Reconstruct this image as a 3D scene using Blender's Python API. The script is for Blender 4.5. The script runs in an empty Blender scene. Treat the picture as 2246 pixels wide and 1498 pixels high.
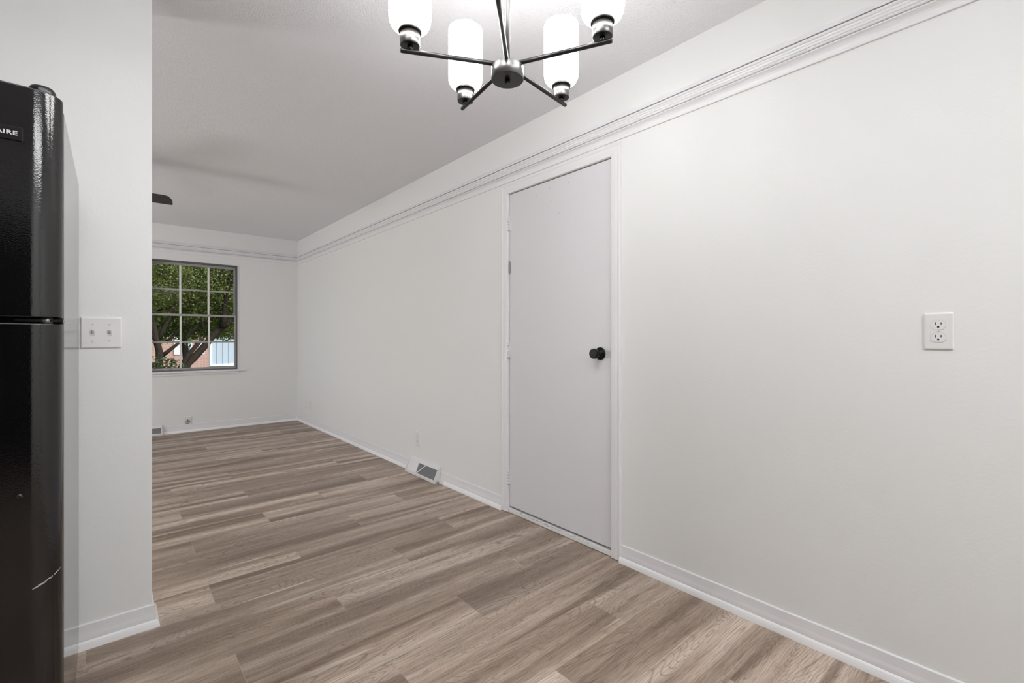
import bpy, bmesh, math, random
from mathutils import Vector, Matrix
PI = math.pi
S = bpy.context.scene
COL = S.collection

# ------------------------------------------------------------------ camera, world, sun, area lights, exposure
CAM_H = 1.118
YAW = math.radians(40.78)
cd = bpy.data.cameras.new('camera'); cam = bpy.data.objects.new('camera', cd); COL.objects.link(cam)
cam.location = (0, 0, CAM_H); cam.rotation_euler = (PI/2, 0, -YAW)
cd.sensor_width = 36.0; cd.lens = 1020.5/2246*36; cd.shift_y = -8/2246; cd.clip_start = 0.02; cd.clip_end = 300
S.camera = cam
S.view_settings.view_transform = 'Standard'; S.view_settings.look = 'None'
S.view_settings.gamma = 1; S.view_settings.use_curve_mapping = False
S.view_settings.exposure = 0.0

W = bpy.data.worlds.new('world'); S.world = W; W.use_nodes = True
wn = W.node_tree.nodes; wl = W.node_tree.links
for n in list(wn): wn.remove(n)
wo = wn.new('ShaderNodeOutputWorld'); wb = wn.new('ShaderNodeBackground'); sky = wn.new('ShaderNodeTexSky')
sky.sky_type = 'NISHITA'; sky.sun_disc = False; sky.sun_elevation = math.radians(48); sky.sun_rotation = math.radians(150)
sky.air_density = 1.0; sky.dust_density = 2.5; sky.ozone_density = 1.0
wb.inputs['Strength'].default_value = 0.27
wl.new(sky.outputs[0], wb.inputs[0]); wl.new(wb.outputs[0], wo.inputs[0])

def light(name, kind, loc, rot, energy, color=(1, 1, 1), **kw):
    d = bpy.data.lights.new(name, kind); d.energy = energy; d.color = color
    for k, v in kw.items(): setattr(d, k, v)
    o = bpy.data.objects.new(name, d); COL.objects.link(o); o.location = loc; o.rotation_euler = rot
    return o
light('sun', 'SUN', (4, -4, 12), (math.radians(42), 0, math.radians(35)), 2.6, (1, .95, .86), angle=math.radians(1.5))
# area light as daylight, added outside the unseen window in the left wall
light('daylight_fill_side', 'AREA', (-3.42, 4.45, 1.35), (0, math.radians(-118), 0), 88, (1, .99, .975), shape='RECTANGLE', size=1.2, size_y=.75)

CEIL = 2.435
XR, YB = 1.935, 6.71           # right wall face, back wall face
XL, YF = -3.2, -2.3            # far left wall, wall behind the camera
PY0, PY1, PX = 2.28, 2.40, 0.1215   # partition faces and its end

# ------------------------------------------------------------------ materials
def mat(name, col=(.8, .8, .8), rough=.5, metal=0.0, spec=.5):
    m = bpy.data.materials.new(name); m.use_nodes = True
    b = m.node_tree.nodes['Principled BSDF']
    b.inputs['Base Color'].default_value = (*col, 1); b.inputs['Roughness'].default_value = rough
    b.inputs['Metallic'].default_value = metal; b.inputs['Specular IOR Level'].default_value = spec
    return m
class NT:
    def __init__(s, m): s.t = m.node_tree; s.b = s.t.nodes['Principled BSDF']
    def n(s, typ, **kw):
        x = s.t.nodes.new(typ)
        for k, v in kw.items(): setattr(x, k, v)
        return x
    def l(s, a, b): s.t.links.new(a, b)
    def val(s, sock, v):
        if isinstance(v, (int, float, tuple)): sock.default_value = v
        else: s.l(v, sock)
    def math(s, op, a, b=0.0, c=0.0):
        x = s.n('ShaderNodeMath', operation=op)
        for i, v in enumerate((a, b, c)): s.val(x.inputs[i], v)
        return x.outputs[0]
    def comb(s, x, y, z):
        c = s.n('ShaderNodeCombineXYZ')
        for i, v in enumerate((x, y, z)): s.val(c.inputs[i], v)
        return c.outputs[0]
    def noise(s, vec, scale, detail=2.0, rough=.5, dist=0.0, out=0):
        x = s.n('ShaderNodeTexNoise'); s.l(vec, x.inputs['Vector'])
        x.inputs['Scale'].default_value = scale; x.inputs['Detail'].default_value = detail
        x.inputs['Roughness'].default_value = rough; x.inputs['Distortion'].default_value = dist
        return x.outputs[out]
    def ramp(s, f, stops):
        r = s.n('ShaderNodeValToRGB'); e = r.color_ramp.elements
        while len(e) < len(stops): e.new(.5)
        for i, (p, c) in enumerate(stops):
            e[i].position = p; e[i].color = (*c, 1) if len(c) == 3 else c
        s.l(f, r.inputs[0]); return r.outputs[0]
    def mix(s, f, a, b, mode='MIX'):
        x = s.n('ShaderNodeMix', data_type='RGBA', blend_type=mode)
        s.val(x.inputs[0], f); 
        for i, v in ((6, a), (7, b)):
            if isinstance(v, tuple): x.inputs[i].default_value = (*v, 1)
            else: s.l(v, x.inputs[i])
        return x.outputs[2]
    def bump(s, h, strength, dist):
        x = s.n('ShaderNodeBump'); x.inputs['Strength'].default_value = strength; x.inputs['Distance'].default_value = dist
        s.l(h, x.inputs['Height']); s.l(x.outputs[0], s.b.inputs['Normal']); return x
    def obj(s): return s.n('ShaderNodeTexCoord').outputs['Object']
def bumpy(name, col, rough, scale, strength, dist, detail=2.0, spec=.4, mottled=0.0):
    m = mat(name, col, rough, 0, spec); t = NT(m); o = t.obj()
    t.bump(t.noise(o, scale, detail), strength, dist)
    if mottled:
        f = t.noise(o, 2.2, 3.0)
        d = tuple(c*(1-mottled) for c in col)
        t.l(t.mix(f, d, col), t.b.inputs['Base Color'])
    return m
M = {}
M['wall'] = bumpy('wall_paint', (.82, .825, .815), .55, 95, .10, .004, 3, .35)
M['ceiling'] = bumpy('ceiling_stipple', (.892, .895, .925), .9, 150, .75, .005, 3, .1)
M['hall'] = mat('added_hall_dark', (.10, .09, .085), .8)  # for the dark room added behind the camera
M['trim'] = bumpy('trim_paint', (.82, .815, .83), .38, 60, .04, .002, 2, .45)
M['door'] = bumpy('door_paint', (.725, .715, .735), .42, 70, .05, .002, 2, .4, .03)
M['base'] = bumpy('baseboard_paint_shaded', (.79, .782, .798), .4, 60, .04, .002, 2, .4)  # darker than the trim; shade on the upright face put into the colour
M['shoe'] = bumpy('shoe_moulding_paint_lit', (.90, .90, .905), .35, 60, .04, .002, 2, .45)  # lighter than the face; light on its upward tilt put into the colour
M['plastic'] = mat('white_plastic', (.80, .795, .785), .32)
M['slot'] = mat('dark_slot', (.012, .012, .012), .6)
M['screw'] = mat('painted_screw', (.62, .615, .6), .35)
M['steel'] = mat('dull_steel', (.30, .29, .28), .4, .9)
M['blackmetal'] = mat('black_knob_metal', (.006, .006, .0065), .32, 0, .22)
M['hinge'] = bumpy('painted_hinge', (.76, .755, .77), .35, 300, .1, .001)
M['register'] = mat('register_enamel', (.80, .80, .80), .35)
M['mesh'] = mat('register_mesh_enamel', (.34, .34, .35), .4)
M['cavity'] = mat('cavity_shade_black', (.03, .03, .03), .9)  # near-black, stands in for shade in gaps and behind the grille
M['caulk'] = mat('worn_threshold', (.78, .78, .775), .5)

def floor_mat():
    m = mat('vinyl_plank_floor', (.3, .24, .2), .42, 0, .4); t = NT(m)
    sep = t.n('ShaderNodeSeparateXYZ'); t.l(t.obj(), sep.inputs[0]); x, y = sep.outputs[0], sep.outputs[1]
    r = t.math('DIVIDE', t.math('SUBTRACT', y, 1.49), .2)
    row = t.math('FLOOR', r); fy = t.math('FRACT', r)
    off = t.math('MULTIPLY', t.math('FLOORED_MODULO', t.math('ADD', row, 1.0), 3.0), .4)
    u = t.math('DIVIDE', t.math('SUBTRACT', t.math('SUBTRACT', x, .733), off), 1.2)
    col = t.math('FLOOR', u); fx = t.math('FRACT', u)
    wn_ = t.n('ShaderNodeTexWhiteNoise', noise_dimensions='2D'); t.l(t.comb(row, col, 0.0), wn_.inputs['Vector'])
    sc = t.n('ShaderNodeSeparateColor'); t.l(wn_.outputs['Color'], sc.inputs[0])
    r1, r2, r3 = sc.outputs[0], sc.outputs[1], sc.outputs[2]
    lx = t.math('MULTIPLY_ADD', r1, 37.0, x); ly = t.math('MULTIPLY_ADD', r2, 23.0, y); lz = t.math('MULTIPLY', r3, 11.0)
    def P(sx, sy): return t.comb(t.math('MULTIPLY', lx, sx), t.math('MULTIPLY', ly, sy), lz)
    broad = t.noise(P(.62, 8.5), 1.0, 1.5, .45, .7)                # long soft light and dark bands
    warp = t.noise(P(2.1, 9.0), 1.0, 2.0, .5)
    wavy = t.noise(P(1.15, 6.5), 1.0, 1.5, .4, .35)                # field whose contours make cathedral grain
    wv = t.math('MULTIPLY_ADD', warp, .06, wavy)
    fine = t.noise(P(5.5, 170.0), 1.0, 2.0, .55)
    pores = t.noise(P(16.0, 360.0), 1.0, 2.0, .6)
    cont = t.math('PINGPONG', t.math('MULTIPLY', wv, 92.0), 1.0)
    line = t.n('ShaderNodeMapRange'); line.interpolation_type = 'SMOOTHSTEP'; t.l(cont, line.inputs[0])
    for i, v in ((1, .0), (2, .36), (3, 0.0), (4, 1.0)): line.inputs[i].default_value = v
    vis = t.n('ShaderNodeMapRange'); t.l(t.noise(P(1.3, 6.0), 1.0, 1.0), vis.inputs[0])     # grain shows in some stretches only
    for i, v in ((1, .38), (2, .60), (3, .12), (4, .56)): vis.inputs[i].default_value = v
    tone = t.ramp(broad, [(.31, (.242, .172, .128)), (.44, (.388, .293, .228)), (.54, (.530, .415, .332)), (.67, (.725, .595, .495))])
    tone = t.mix(t.math('MULTIPLY_ADD', r3, .46, -.10), tone, (.22, .168, .138))
    c = t.mix(t.math('MULTIPLY', t.math('SUBTRACT', 1.0, line.outputs[0]), vis.outputs[0]), tone, (.150, .110, .086))
    fm = t.n('ShaderNodeMapRange'); t.l(fine, fm.inputs[0])
    for i, v in ((1, .30), (2, .70), (3, .80), (4, 1.18)): fm.inputs[i].default_value = v
    c = t.mix(1.0, c, t.comb(fm.outputs[0], fm.outputs[0], fm.outputs[0]), 'MULTIPLY')
    pm = t.n('ShaderNodeMapRange'); t.l(pores, pm.inputs[0])
    for i, v in ((1, .32), (2, .52), (3, .62), (4, 1.0)): pm.inputs[i].default_value = v
    c = t.mix(1.0, c, t.comb(pm.outputs[0], pm.outputs[0], pm.outputs[0]), 'MULTIPLY')
    sap = t.noise(P(.8, 20.0), 1.0, 1.5, .5, .5)                    # thin pale sapwood streaks
    sm = t.n('ShaderNodeMapRange'); t.l(sap, sm.inputs[0])
    for i, v in ((1, .675), (2, .72), (3, 0.0), (4, .6)): sm.inputs[i].default_value = v
    c = t.mix(sm.outputs[0], c, (.70, .61, .53))
    # seams: pale line at the butt ends, thin line along the sides
    e1 = t.math('LESS_THAN', fx, .0016)
    c = t.mix(t.math('MULTIPLY', e1, .55), c, (.46, .38, .32))
    e2 = t.math('LESS_THAN', fy, .009)
    c = t.mix(t.math('MULTIPLY', e2, .40), c, (.12, .09, .07))
    e3 = t.math('GREATER_THAN', fy, .992)
    c = t.mix(t.math('MULTIPLY', e3, .35), c, (.46, .39, .33))
    t.l(c, t.b.inputs['Base Color'])
    t.bump(t.math('MULTIPLY_ADD', line.outputs[0], .5, fine), .10, .0015)
    rr = t.math('MULTIPLY_ADD', fine, .2, .36); t.l(rr, t.b.inputs['Roughness'])
    return m
M['floor'] = floor_mat()

def fridge_mat(name, col, rough, scale, strength, stretch=(1, 1, 1), spec=.5):
    m = mat(name, col, rough, 0, spec); t = NT(m)
    mp = t.n('ShaderNodeMapping'); mp.inputs['Scale'].default_value = stretch; t.l(t.obj(), mp.inputs[0])
    t.bump(t.noise(mp.outputs[0], scale, 1.5), strength, .0012); return m
M['fridge_front'] = fridge_mat('black_textured_enamel', (.003, .003, .0033), .11, 360, .14, spec=.7)
M['fridge_side'] = fridge_mat('black_textured_side', (.03, .03, .032), .12, 240, .10, (1, 1, .04))
M['fridge_plain'] = mat('black_plastic', (.008, .008, .008), .25)
M['badge'] = mat('badge_black', (.006, .006, .0065), .35, 0, .2)
M['letter'] = mat('badge_silver_letters', (.62, .62, .62), .35, .2)
M['scratch'] = mat('bare_scratch', (.42, .42, .41), .5)

M['nickel'] = mat('brushed_nickel', (.23, .227, .224), .36, 1.0)
def brushed(m):
    t = NT(m); mp = t.n('ShaderNodeMapping'); mp.inputs['Scale'].default_value = (30, 30, 600); t.l(t.obj(), mp.inputs[0])
    t.bump(t.noise(mp.outputs[0], 1, 2), .05, .001)
brushed(M['nickel'])
M['nickel_dark'] = mat('dark_nickel', (.065, .064, .064), .34, .9)
def glow(name, col, s):
    m = bpy.data.materials.new(name); m.use_nodes = True
    b = m.node_tree.nodes['Principled BSDF']; b.inputs['Base Color'].default_value = (.9, .9, .9, 1)
    b.inputs['Emission Color'].default_value = (*col, 1); b.inputs['Emission Strength'].default_value = s
    return m
M['shade'] = glow('lit_opal_glass', (1, .993, .985), 15.2)
M['shade_in'] = glow('opal_glass_lining', (1, .993, .985), 3.0)
M['fill_bright'] = glow('fill_diffuser_bright', (.978, .992, 1), 12.6)  # glowing diffusers of the added, unseen fill lights
M['fill_soft'] = glow('fill_diffuser_soft', (.978, .992, 1), 5.3)
M['fan'] = mat('dark_fan_blade', (.035, .034, .034), .45)
def stain(m):
    pass

M['bar'] = bumpy('lit_window_bar', (.86, .84, .81), .5, 60, .15, .002, 3, .3)  # upright bars paler than the sash: caught daylight put into the colour
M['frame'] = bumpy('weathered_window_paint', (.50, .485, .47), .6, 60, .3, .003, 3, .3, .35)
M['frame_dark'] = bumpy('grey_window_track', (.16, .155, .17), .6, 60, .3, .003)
M['stool'] = M['trim']
def glass_mat():
    m = bpy.data.materials.new('window_glass'); m.use_nodes = True; nt = m.node_tree
    for n in list(nt.nodes): nt.nodes.remove(n)
    o = nt.nodes.new('ShaderNodeOutputMaterial'); mx = nt.nodes.new('ShaderNodeMixShader')
    tr = nt.nodes.new('ShaderNodeBsdfTransparent'); gl = nt.nodes.new('ShaderNodeBsdfGlossy'); fr = nt.nodes.new('ShaderNodeFresnel')
    tr.inputs[0].default_value = (.93, .95, .94, 1); gl.inputs['Roughness'].default_value = .02; fr.inputs[0].default_value = 1.08
    nt.links.new(fr.outputs[0], mx.inputs[0]); nt.links.new(tr.outputs[0], mx.inputs[1]); nt.links.new(gl.outputs[0], mx.inputs[2])
    nt.links.new(mx.outputs[0], o.inputs[0]); return m
M['glass'] = glass_mat()

# ------------------------------------------------------------------ geometry helpers
class MB:
    def __init__(s): s.v = []; s.f = []; s.sm = []
    def add(s, vs, fs, smooth=False):
        b = len(s.v); s.v += [tuple(p) for p in vs]
        for f in fs: s.f.append(tuple(i+b for i in f)); s.sm.append(smooth)
    def box(s, x0, x1, y0, y1, z0, z1):
        v = [(x, y, z) for x in (x0, x1) for y in (y0, y1) for z in (z0, z1)]
        s.add(v, [(0, 1, 3, 2), (4, 6, 7, 5), (0, 4, 5, 1), (2, 3, 7, 6), (0, 2, 6, 4), (1, 5, 7, 3)])
    def obox(s, c, ex, ey, ez):
        c, ex, ey, ez = map(Vector, (c, ex, ey, ez))
        v = [c+ex*i+ey*j+ez*k for i in (-1, 1) for j in (-1, 1) for k in (-1, 1)]
        s.add(v, [(0, 1, 3, 2), (4, 6, 7, 5), (0, 4, 5, 1), (2, 3, 7, 6), (0, 2, 6, 4), (1, 5, 7, 3)])
    def lathe(s, prof, c=(0, 0, 0), axis='Z', seg=32, smooth=True, cap=True):
        """prof: (radius, along); closed at the ends when cap"""
        c = Vector(c); n = len(prof); vs = []
        for r, a in prof:
            for k in range(seg):
                t = 2*PI*k/seg; p = (r*math.cos(t), r*math.sin(t), a)
                if axis == 'X': p = (p[2], p[0], p[1])
                if axis == 'Y': p = (p[0], p[2], p[1])
                vs.append(c+Vector(p))
        fs = [(i*seg+k, i*seg+(k+1) % seg, (i+1)*seg+(k+1) % seg, (i+1)*seg+k) for i in range(n-1) for k in range(seg)]
        s.add(vs, fs, smooth)
        if cap:
            b = len(s.v)-len(vs)
            s.f.append(tuple(b+k for k in range(seg))[::-1]); s.sm.append(False)
            s.f.append(tuple(b+(n-1)*seg+k for k in range(seg))); s.sm.append(False)
    def tube(s, pts, rad, seg=12, cap=True):
        pts = [Vector(p) for p in pts]; n = len(pts)
        if not isinstance(rad, (list, tuple)): rad = [rad]*n
        vs = []; ref = None
        for i, p in enumerate(pts):
            d = (pts[min(i+1, n-1)]-pts[max(i-1, 0)]).normalized()
            if ref is None: ref = Vector((0, 0, 1)) if abs(d.z) < .9 else Vector((1, 0, 0))
            a = (ref-d*ref.dot(d)).normalized(); b = d.cross(a); ref = a
            for k in range(seg):
                t = 2*PI*k/seg; vs.append(p+(a*math.cos(t)+b*math.sin(t))*rad[i])
        fs = [(i*seg+k, i*seg+(k+1) % seg, (i+1)*seg+(k+1) % seg, (i+1)*seg+k) for i in range(n-1) for k in range(seg)]
        b0 = len(s.v); s.add(vs, fs, True)
        if cap:
            s.f.append(tuple(b0+k for k in range(seg))[::-1]); s.sm.append(False)
            s.f.append(tuple(b0+(n-1)*seg+k for k in range(seg))); s.sm.append(False)
    def prism(s, poly, fn, d0, d1):
        """poly 2-D outline; fn(a,b,d)->xyz; extruded from d0 to d1"""
        n = len(poly)
        vs = [fn(a, b, d0) for a, b in poly]+[fn(a, b, d1) for a, b in poly]
        s.add(vs, [tuple(range(n))[::-1], tuple(range(n, 2*n))]+[(i, (i+1) % n, n+(i+1) % n, n+i) for i in range(n)])
    def sweep(s, prof, p0, p1, out, m0=0, m1=0, close=True):
        """profile (o,z) swept along the wall from p0 to p1 (xy); out = unit normal; m = mitre factor at each end"""
        p0, p1, out = Vector((*p0, 0)), Vector((*p1, 0)), Vector((*out, 0)); d = (p1-p0).normalized(); n = len(prof)
        vs = [p0+out*o+d*(m0*o)+Vector((0, 0, z)) for o, z in prof]+[p1+out*o+d*(m1*o)+Vector((0, 0, z)) for o, z in prof]
        fs = [(i, i+1, n+i+1, n+i) for i in range(n-1)]
        if close: fs += [tuple(range(n))[::-1], tuple(range(n, 2*n)), (n-1, 0, n, 2*n-1)]
        s.add(vs, fs)
    def mesh(s, name):
        me = bpy.data.meshes.new(name); me.from_pydata(s.v, [], s.f); me.update()
        bm = bmesh.new(); bm.from_mesh(me); bmesh.ops.recalc_face_normals(bm, faces=bm.faces); bm.to_mesh(me); bm.free()
        for p, q in zip(me.polygons, s.sm): p.use_smooth = q
        return me
    def build(s, name, m, parent=None, bevel=0, loc=None, seg=2, sharp=None):
        me = s.mesh(name); o = bpy.data.objects.new(name, me); COL.objects.link(o)
        me.materials.append(m)
        if parent: o.parent = parent
        if loc: o.location = loc
        if bevel:
            b = o.modifiers.new('bevel', 'BEVEL'); b.width = bevel; b.segments = seg; b.limit_method = 'ANGLE'; b.angle_limit = math.radians(40)
            for p in me.polygons: p.use_smooth = True
            w = o.modifiers.new('wn', 'WEIGHTED_NORMAL'); w.keep_sharp = True
        return o
def struct(o, label=None, cat=None):
    o['kind'] = 'structure'
    if label: o['label'] = label
    if cat: o['category'] = cat
    return o
def tag(o, label, cat, group=None, kind=None):
    o['label'] = label; o['category'] = cat
    if group: o['group'] = group
    if kind: o['kind'] = kind
    return o
def empty(name, loc=(0, 0, 0), rz=0):
    o = bpy.data.objects.new(name, None); COL.objects.link(o); o.location = loc; o.rotation_euler = (0, 0, rz)
    o.empty_display_size = .1
    return o
def copy_tree(o, parent=None):
    c = o.copy(); COL.objects.link(c)
    if parent: c.parent = parent
    for ch in [x for x in bpy.data.objects if x.parent == o]: copy_tree(ch, c)
    return c
def nl(m): m.v = m.v; return m

# ------------------------------------------------------------------ shell
def shell():
    b = MB(); b.box(XL-.2, XR+1.0, YF-.2, YB+.16, -.12, 0); struct(b.build('floor', M['floor']), 'grey-brown wood-look plank floor', 'floor')
    b = MB(); b.box(XL-.2, XR+.2, YF-.2, YB+.16, CEIL, CEIL+.15); struct(b.build('ceiling', M['ceiling']), 'pale grey stippled ceiling', 'ceiling')
    b = MB()
    b.box(XR, XR+.12, YF, 1.462, 0, CEIL); b.box(XR, XR+.12, 2.273, YB, 0, CEIL); b.box(XR, XR+.12, 1.462, 2.273, 2.042, CEIL)
    struct(b.build('wall_right', M['wall']), 'long off-white wall with the white door and picture rail', 'wall')
    b = MB()
    WX0, WX1, WZ0, WZ1 = .322, 1.212, .722, 2.026
    b.box(XL, WX0, YB, YB+.14, 0, CEIL); b.box(WX1, XR+.12, YB, YB+.14, 0, CEIL)
    b.box(WX0, WX1, YB, YB+.14, 0, WZ0); b.box(WX0, WX1, YB, YB+.14, WZ1, CEIL)
    struct(b.build('wall_back', M['wall']), 'off-white end wall with the window', 'wall')
    b = MB(); b.box(XL, PX, PY0, PY1, 0, CEIL); struct(b.build('wall_partition', M['wall']), 'off-white partition wall behind the black refrigerator', 'wall')
    b = MB()
    b.box(XL-.12, XL, YF, 3.6, 0, CEIL); b.box(XL-.12, XL, 5.3, YB, 0, CEIL)
    b.box(XL-.12, XL, 3.6, 5.3, 0, .75); b.box(XL-.12, XL, 3.6, 5.3, 1.95, CEIL)
    struct(b.build('wall_left', M['wall']))
    b = MB(); b.box(XL, -1.35, YF-.12, YF, 0, CEIL); b.box(-.15, XR, YF-.12, YF, 0, CEIL); b.box(-1.35, -.15, YF-.12, YF, 2.05, CEIL); struct(b.build('wall_front', M['wall']))  # unseen wall; doorway cut for the added dark room
    b = MB(); b.box(-1.5, -1.4, YF-2.6, YF-.12, 0, CEIL); b.box(-.1, 0, YF-2.6, YF-.12, 0, CEIL); b.box(-1.5, 0, YF-2.7, YF-2.6, 0, CEIL); b.box(-1.5, 0, YF-2.7, YF-.2, CEIL, CEIL+.1); b.box(-1.5, 0, YF-2.7, YF-.2, -.12, -.001)
    struct(b.build('wall_added_hall', M['hall']))  # unseen dark room added to darken what the refrigerator reflects
shell()

BASE = [(0, .086), (.004, .086), (.007, .083), (.0075, .078), (.0085, .066), (.010, .054), (.0125, .042), (.0135, .034), (.0138, .0285),
        (.0155, .0275), (.0185, .023), (.0215, .014), (.0235, .004), (.0238, 0), (0, 0)]
FACE = BASE[:9]+[(.0138, 0), (0, 0)]
SHOE = [(.0138, 0), (.0138, .0285)]+BASE[9:14]
def baseboard(name, label, runs):
    b, q = MB(), MB()
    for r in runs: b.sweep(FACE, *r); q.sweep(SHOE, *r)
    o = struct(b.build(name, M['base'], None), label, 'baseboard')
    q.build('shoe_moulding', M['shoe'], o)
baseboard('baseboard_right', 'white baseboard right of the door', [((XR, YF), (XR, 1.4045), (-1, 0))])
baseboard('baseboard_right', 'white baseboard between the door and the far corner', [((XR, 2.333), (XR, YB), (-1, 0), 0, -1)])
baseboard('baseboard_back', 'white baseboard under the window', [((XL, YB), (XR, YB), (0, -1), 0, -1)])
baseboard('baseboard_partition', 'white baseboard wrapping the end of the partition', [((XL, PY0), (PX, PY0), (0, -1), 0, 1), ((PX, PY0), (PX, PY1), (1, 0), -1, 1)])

# ------------------------------------------------------------------ picture rail (two stacked mouldings with a rope bead)
R0 = 2.112
RAIL = [(0, 0), (.006, 0), (.0075, .002), (.0075, .008), (.006, .010), (.0065, .014), (.008, .021), (.011, .028), (.0155, .034), (.0205, .038),
        (.0215, .039), (.0215, .0422), (.0195, .0428), (.0085, .0436), (.0085, .0472), (.0115, .052), (.0145, .0575), (.019, .0585), (.0205, .060),
        (.0215, .063), (.0205, .066), (.019, .067), (.019, .0685), (.0215, .070), (.0225, .0735), (.0215, .077), (.0205, .078), (.0235, .0795),
        (.0255, .083), (.0255, .087), (.0240, .0895), (.006, .0900), (.006, .0946), (.0225, .0950), (.0240, .098), (.0225, .104), (.0165, .110),
        (.012, .118), (.0105, .124), (.006, .127), (0, .127)]
RAIL = [(o, z+R0) for o, z in RAIL]
def rope(p0, p1, out, o, z, r, pitch):
    b = MB(); p0, p1, out = Vector((*p0, 0)), Vector((*p1, 0)), Vector((*out, 0)); d = p1-p0; L = d.length; d.normalize()
    n = int(L/pitch*6); seg = 9; up = Vector((0, 0, 1)); vs = []
    for i in range(n+1):
        s = L*i/n
        for k in range(seg):
            t = -PI*.62+PI*1.24*k/(seg-1)
            rr = r*(.66+.42*abs(math.sin(s/pitch*PI+t*1.1)))
            vs.append(p0+d*s+out*(o+rr*math.cos(t))+up*(z+rr*math.sin(t)))
    b.add(vs, [(i*seg+k, i*seg+k+1, (i+1)*seg+k+1, (i+1)*seg+k) for i in range(n) for k in range(seg-1)], True)
    return b
b = MB(); b.sweep(RAIL, (XR, YF), (XR, YB), (-1, 0), 0, -1)
t1 = struct(b.build('trim_1', M['trim']), 'white picture rail moulding with rope bead along the right wall', 'picture rail')
rope((XR, -.2), (XR, YB-.02), (-1, 0), .0140, R0+.0532, .0064, .0105).build('rope_bead', M['trim'], t1)
b = MB(); b.sweep(RAIL, (XL, YB), (XR, YB), (0, -1), 0, -1)
GAP = [(0, R0+.0898), (.0095, R0+.0898), (.0095, R0+.0948), (0, R0+.0948)]  # near-black strip set into the rail joint as its shade
g = MB(); g.sweep(GAP, (XR, YF), (XR, YB), (-1, 0), 0, -1); g.build('joint_shade_strip', M['cavity'], t1)
t2 = struct(b.build('trim_2', M['trim']), 'white picture rail moulding above the window', 'picture rail')
rope((-.6, YB), (XR-.02, YB), (0, -1), .0140, R0+.0532, .0064, .0105).build('rope_bead', M['trim'], t2)

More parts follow.
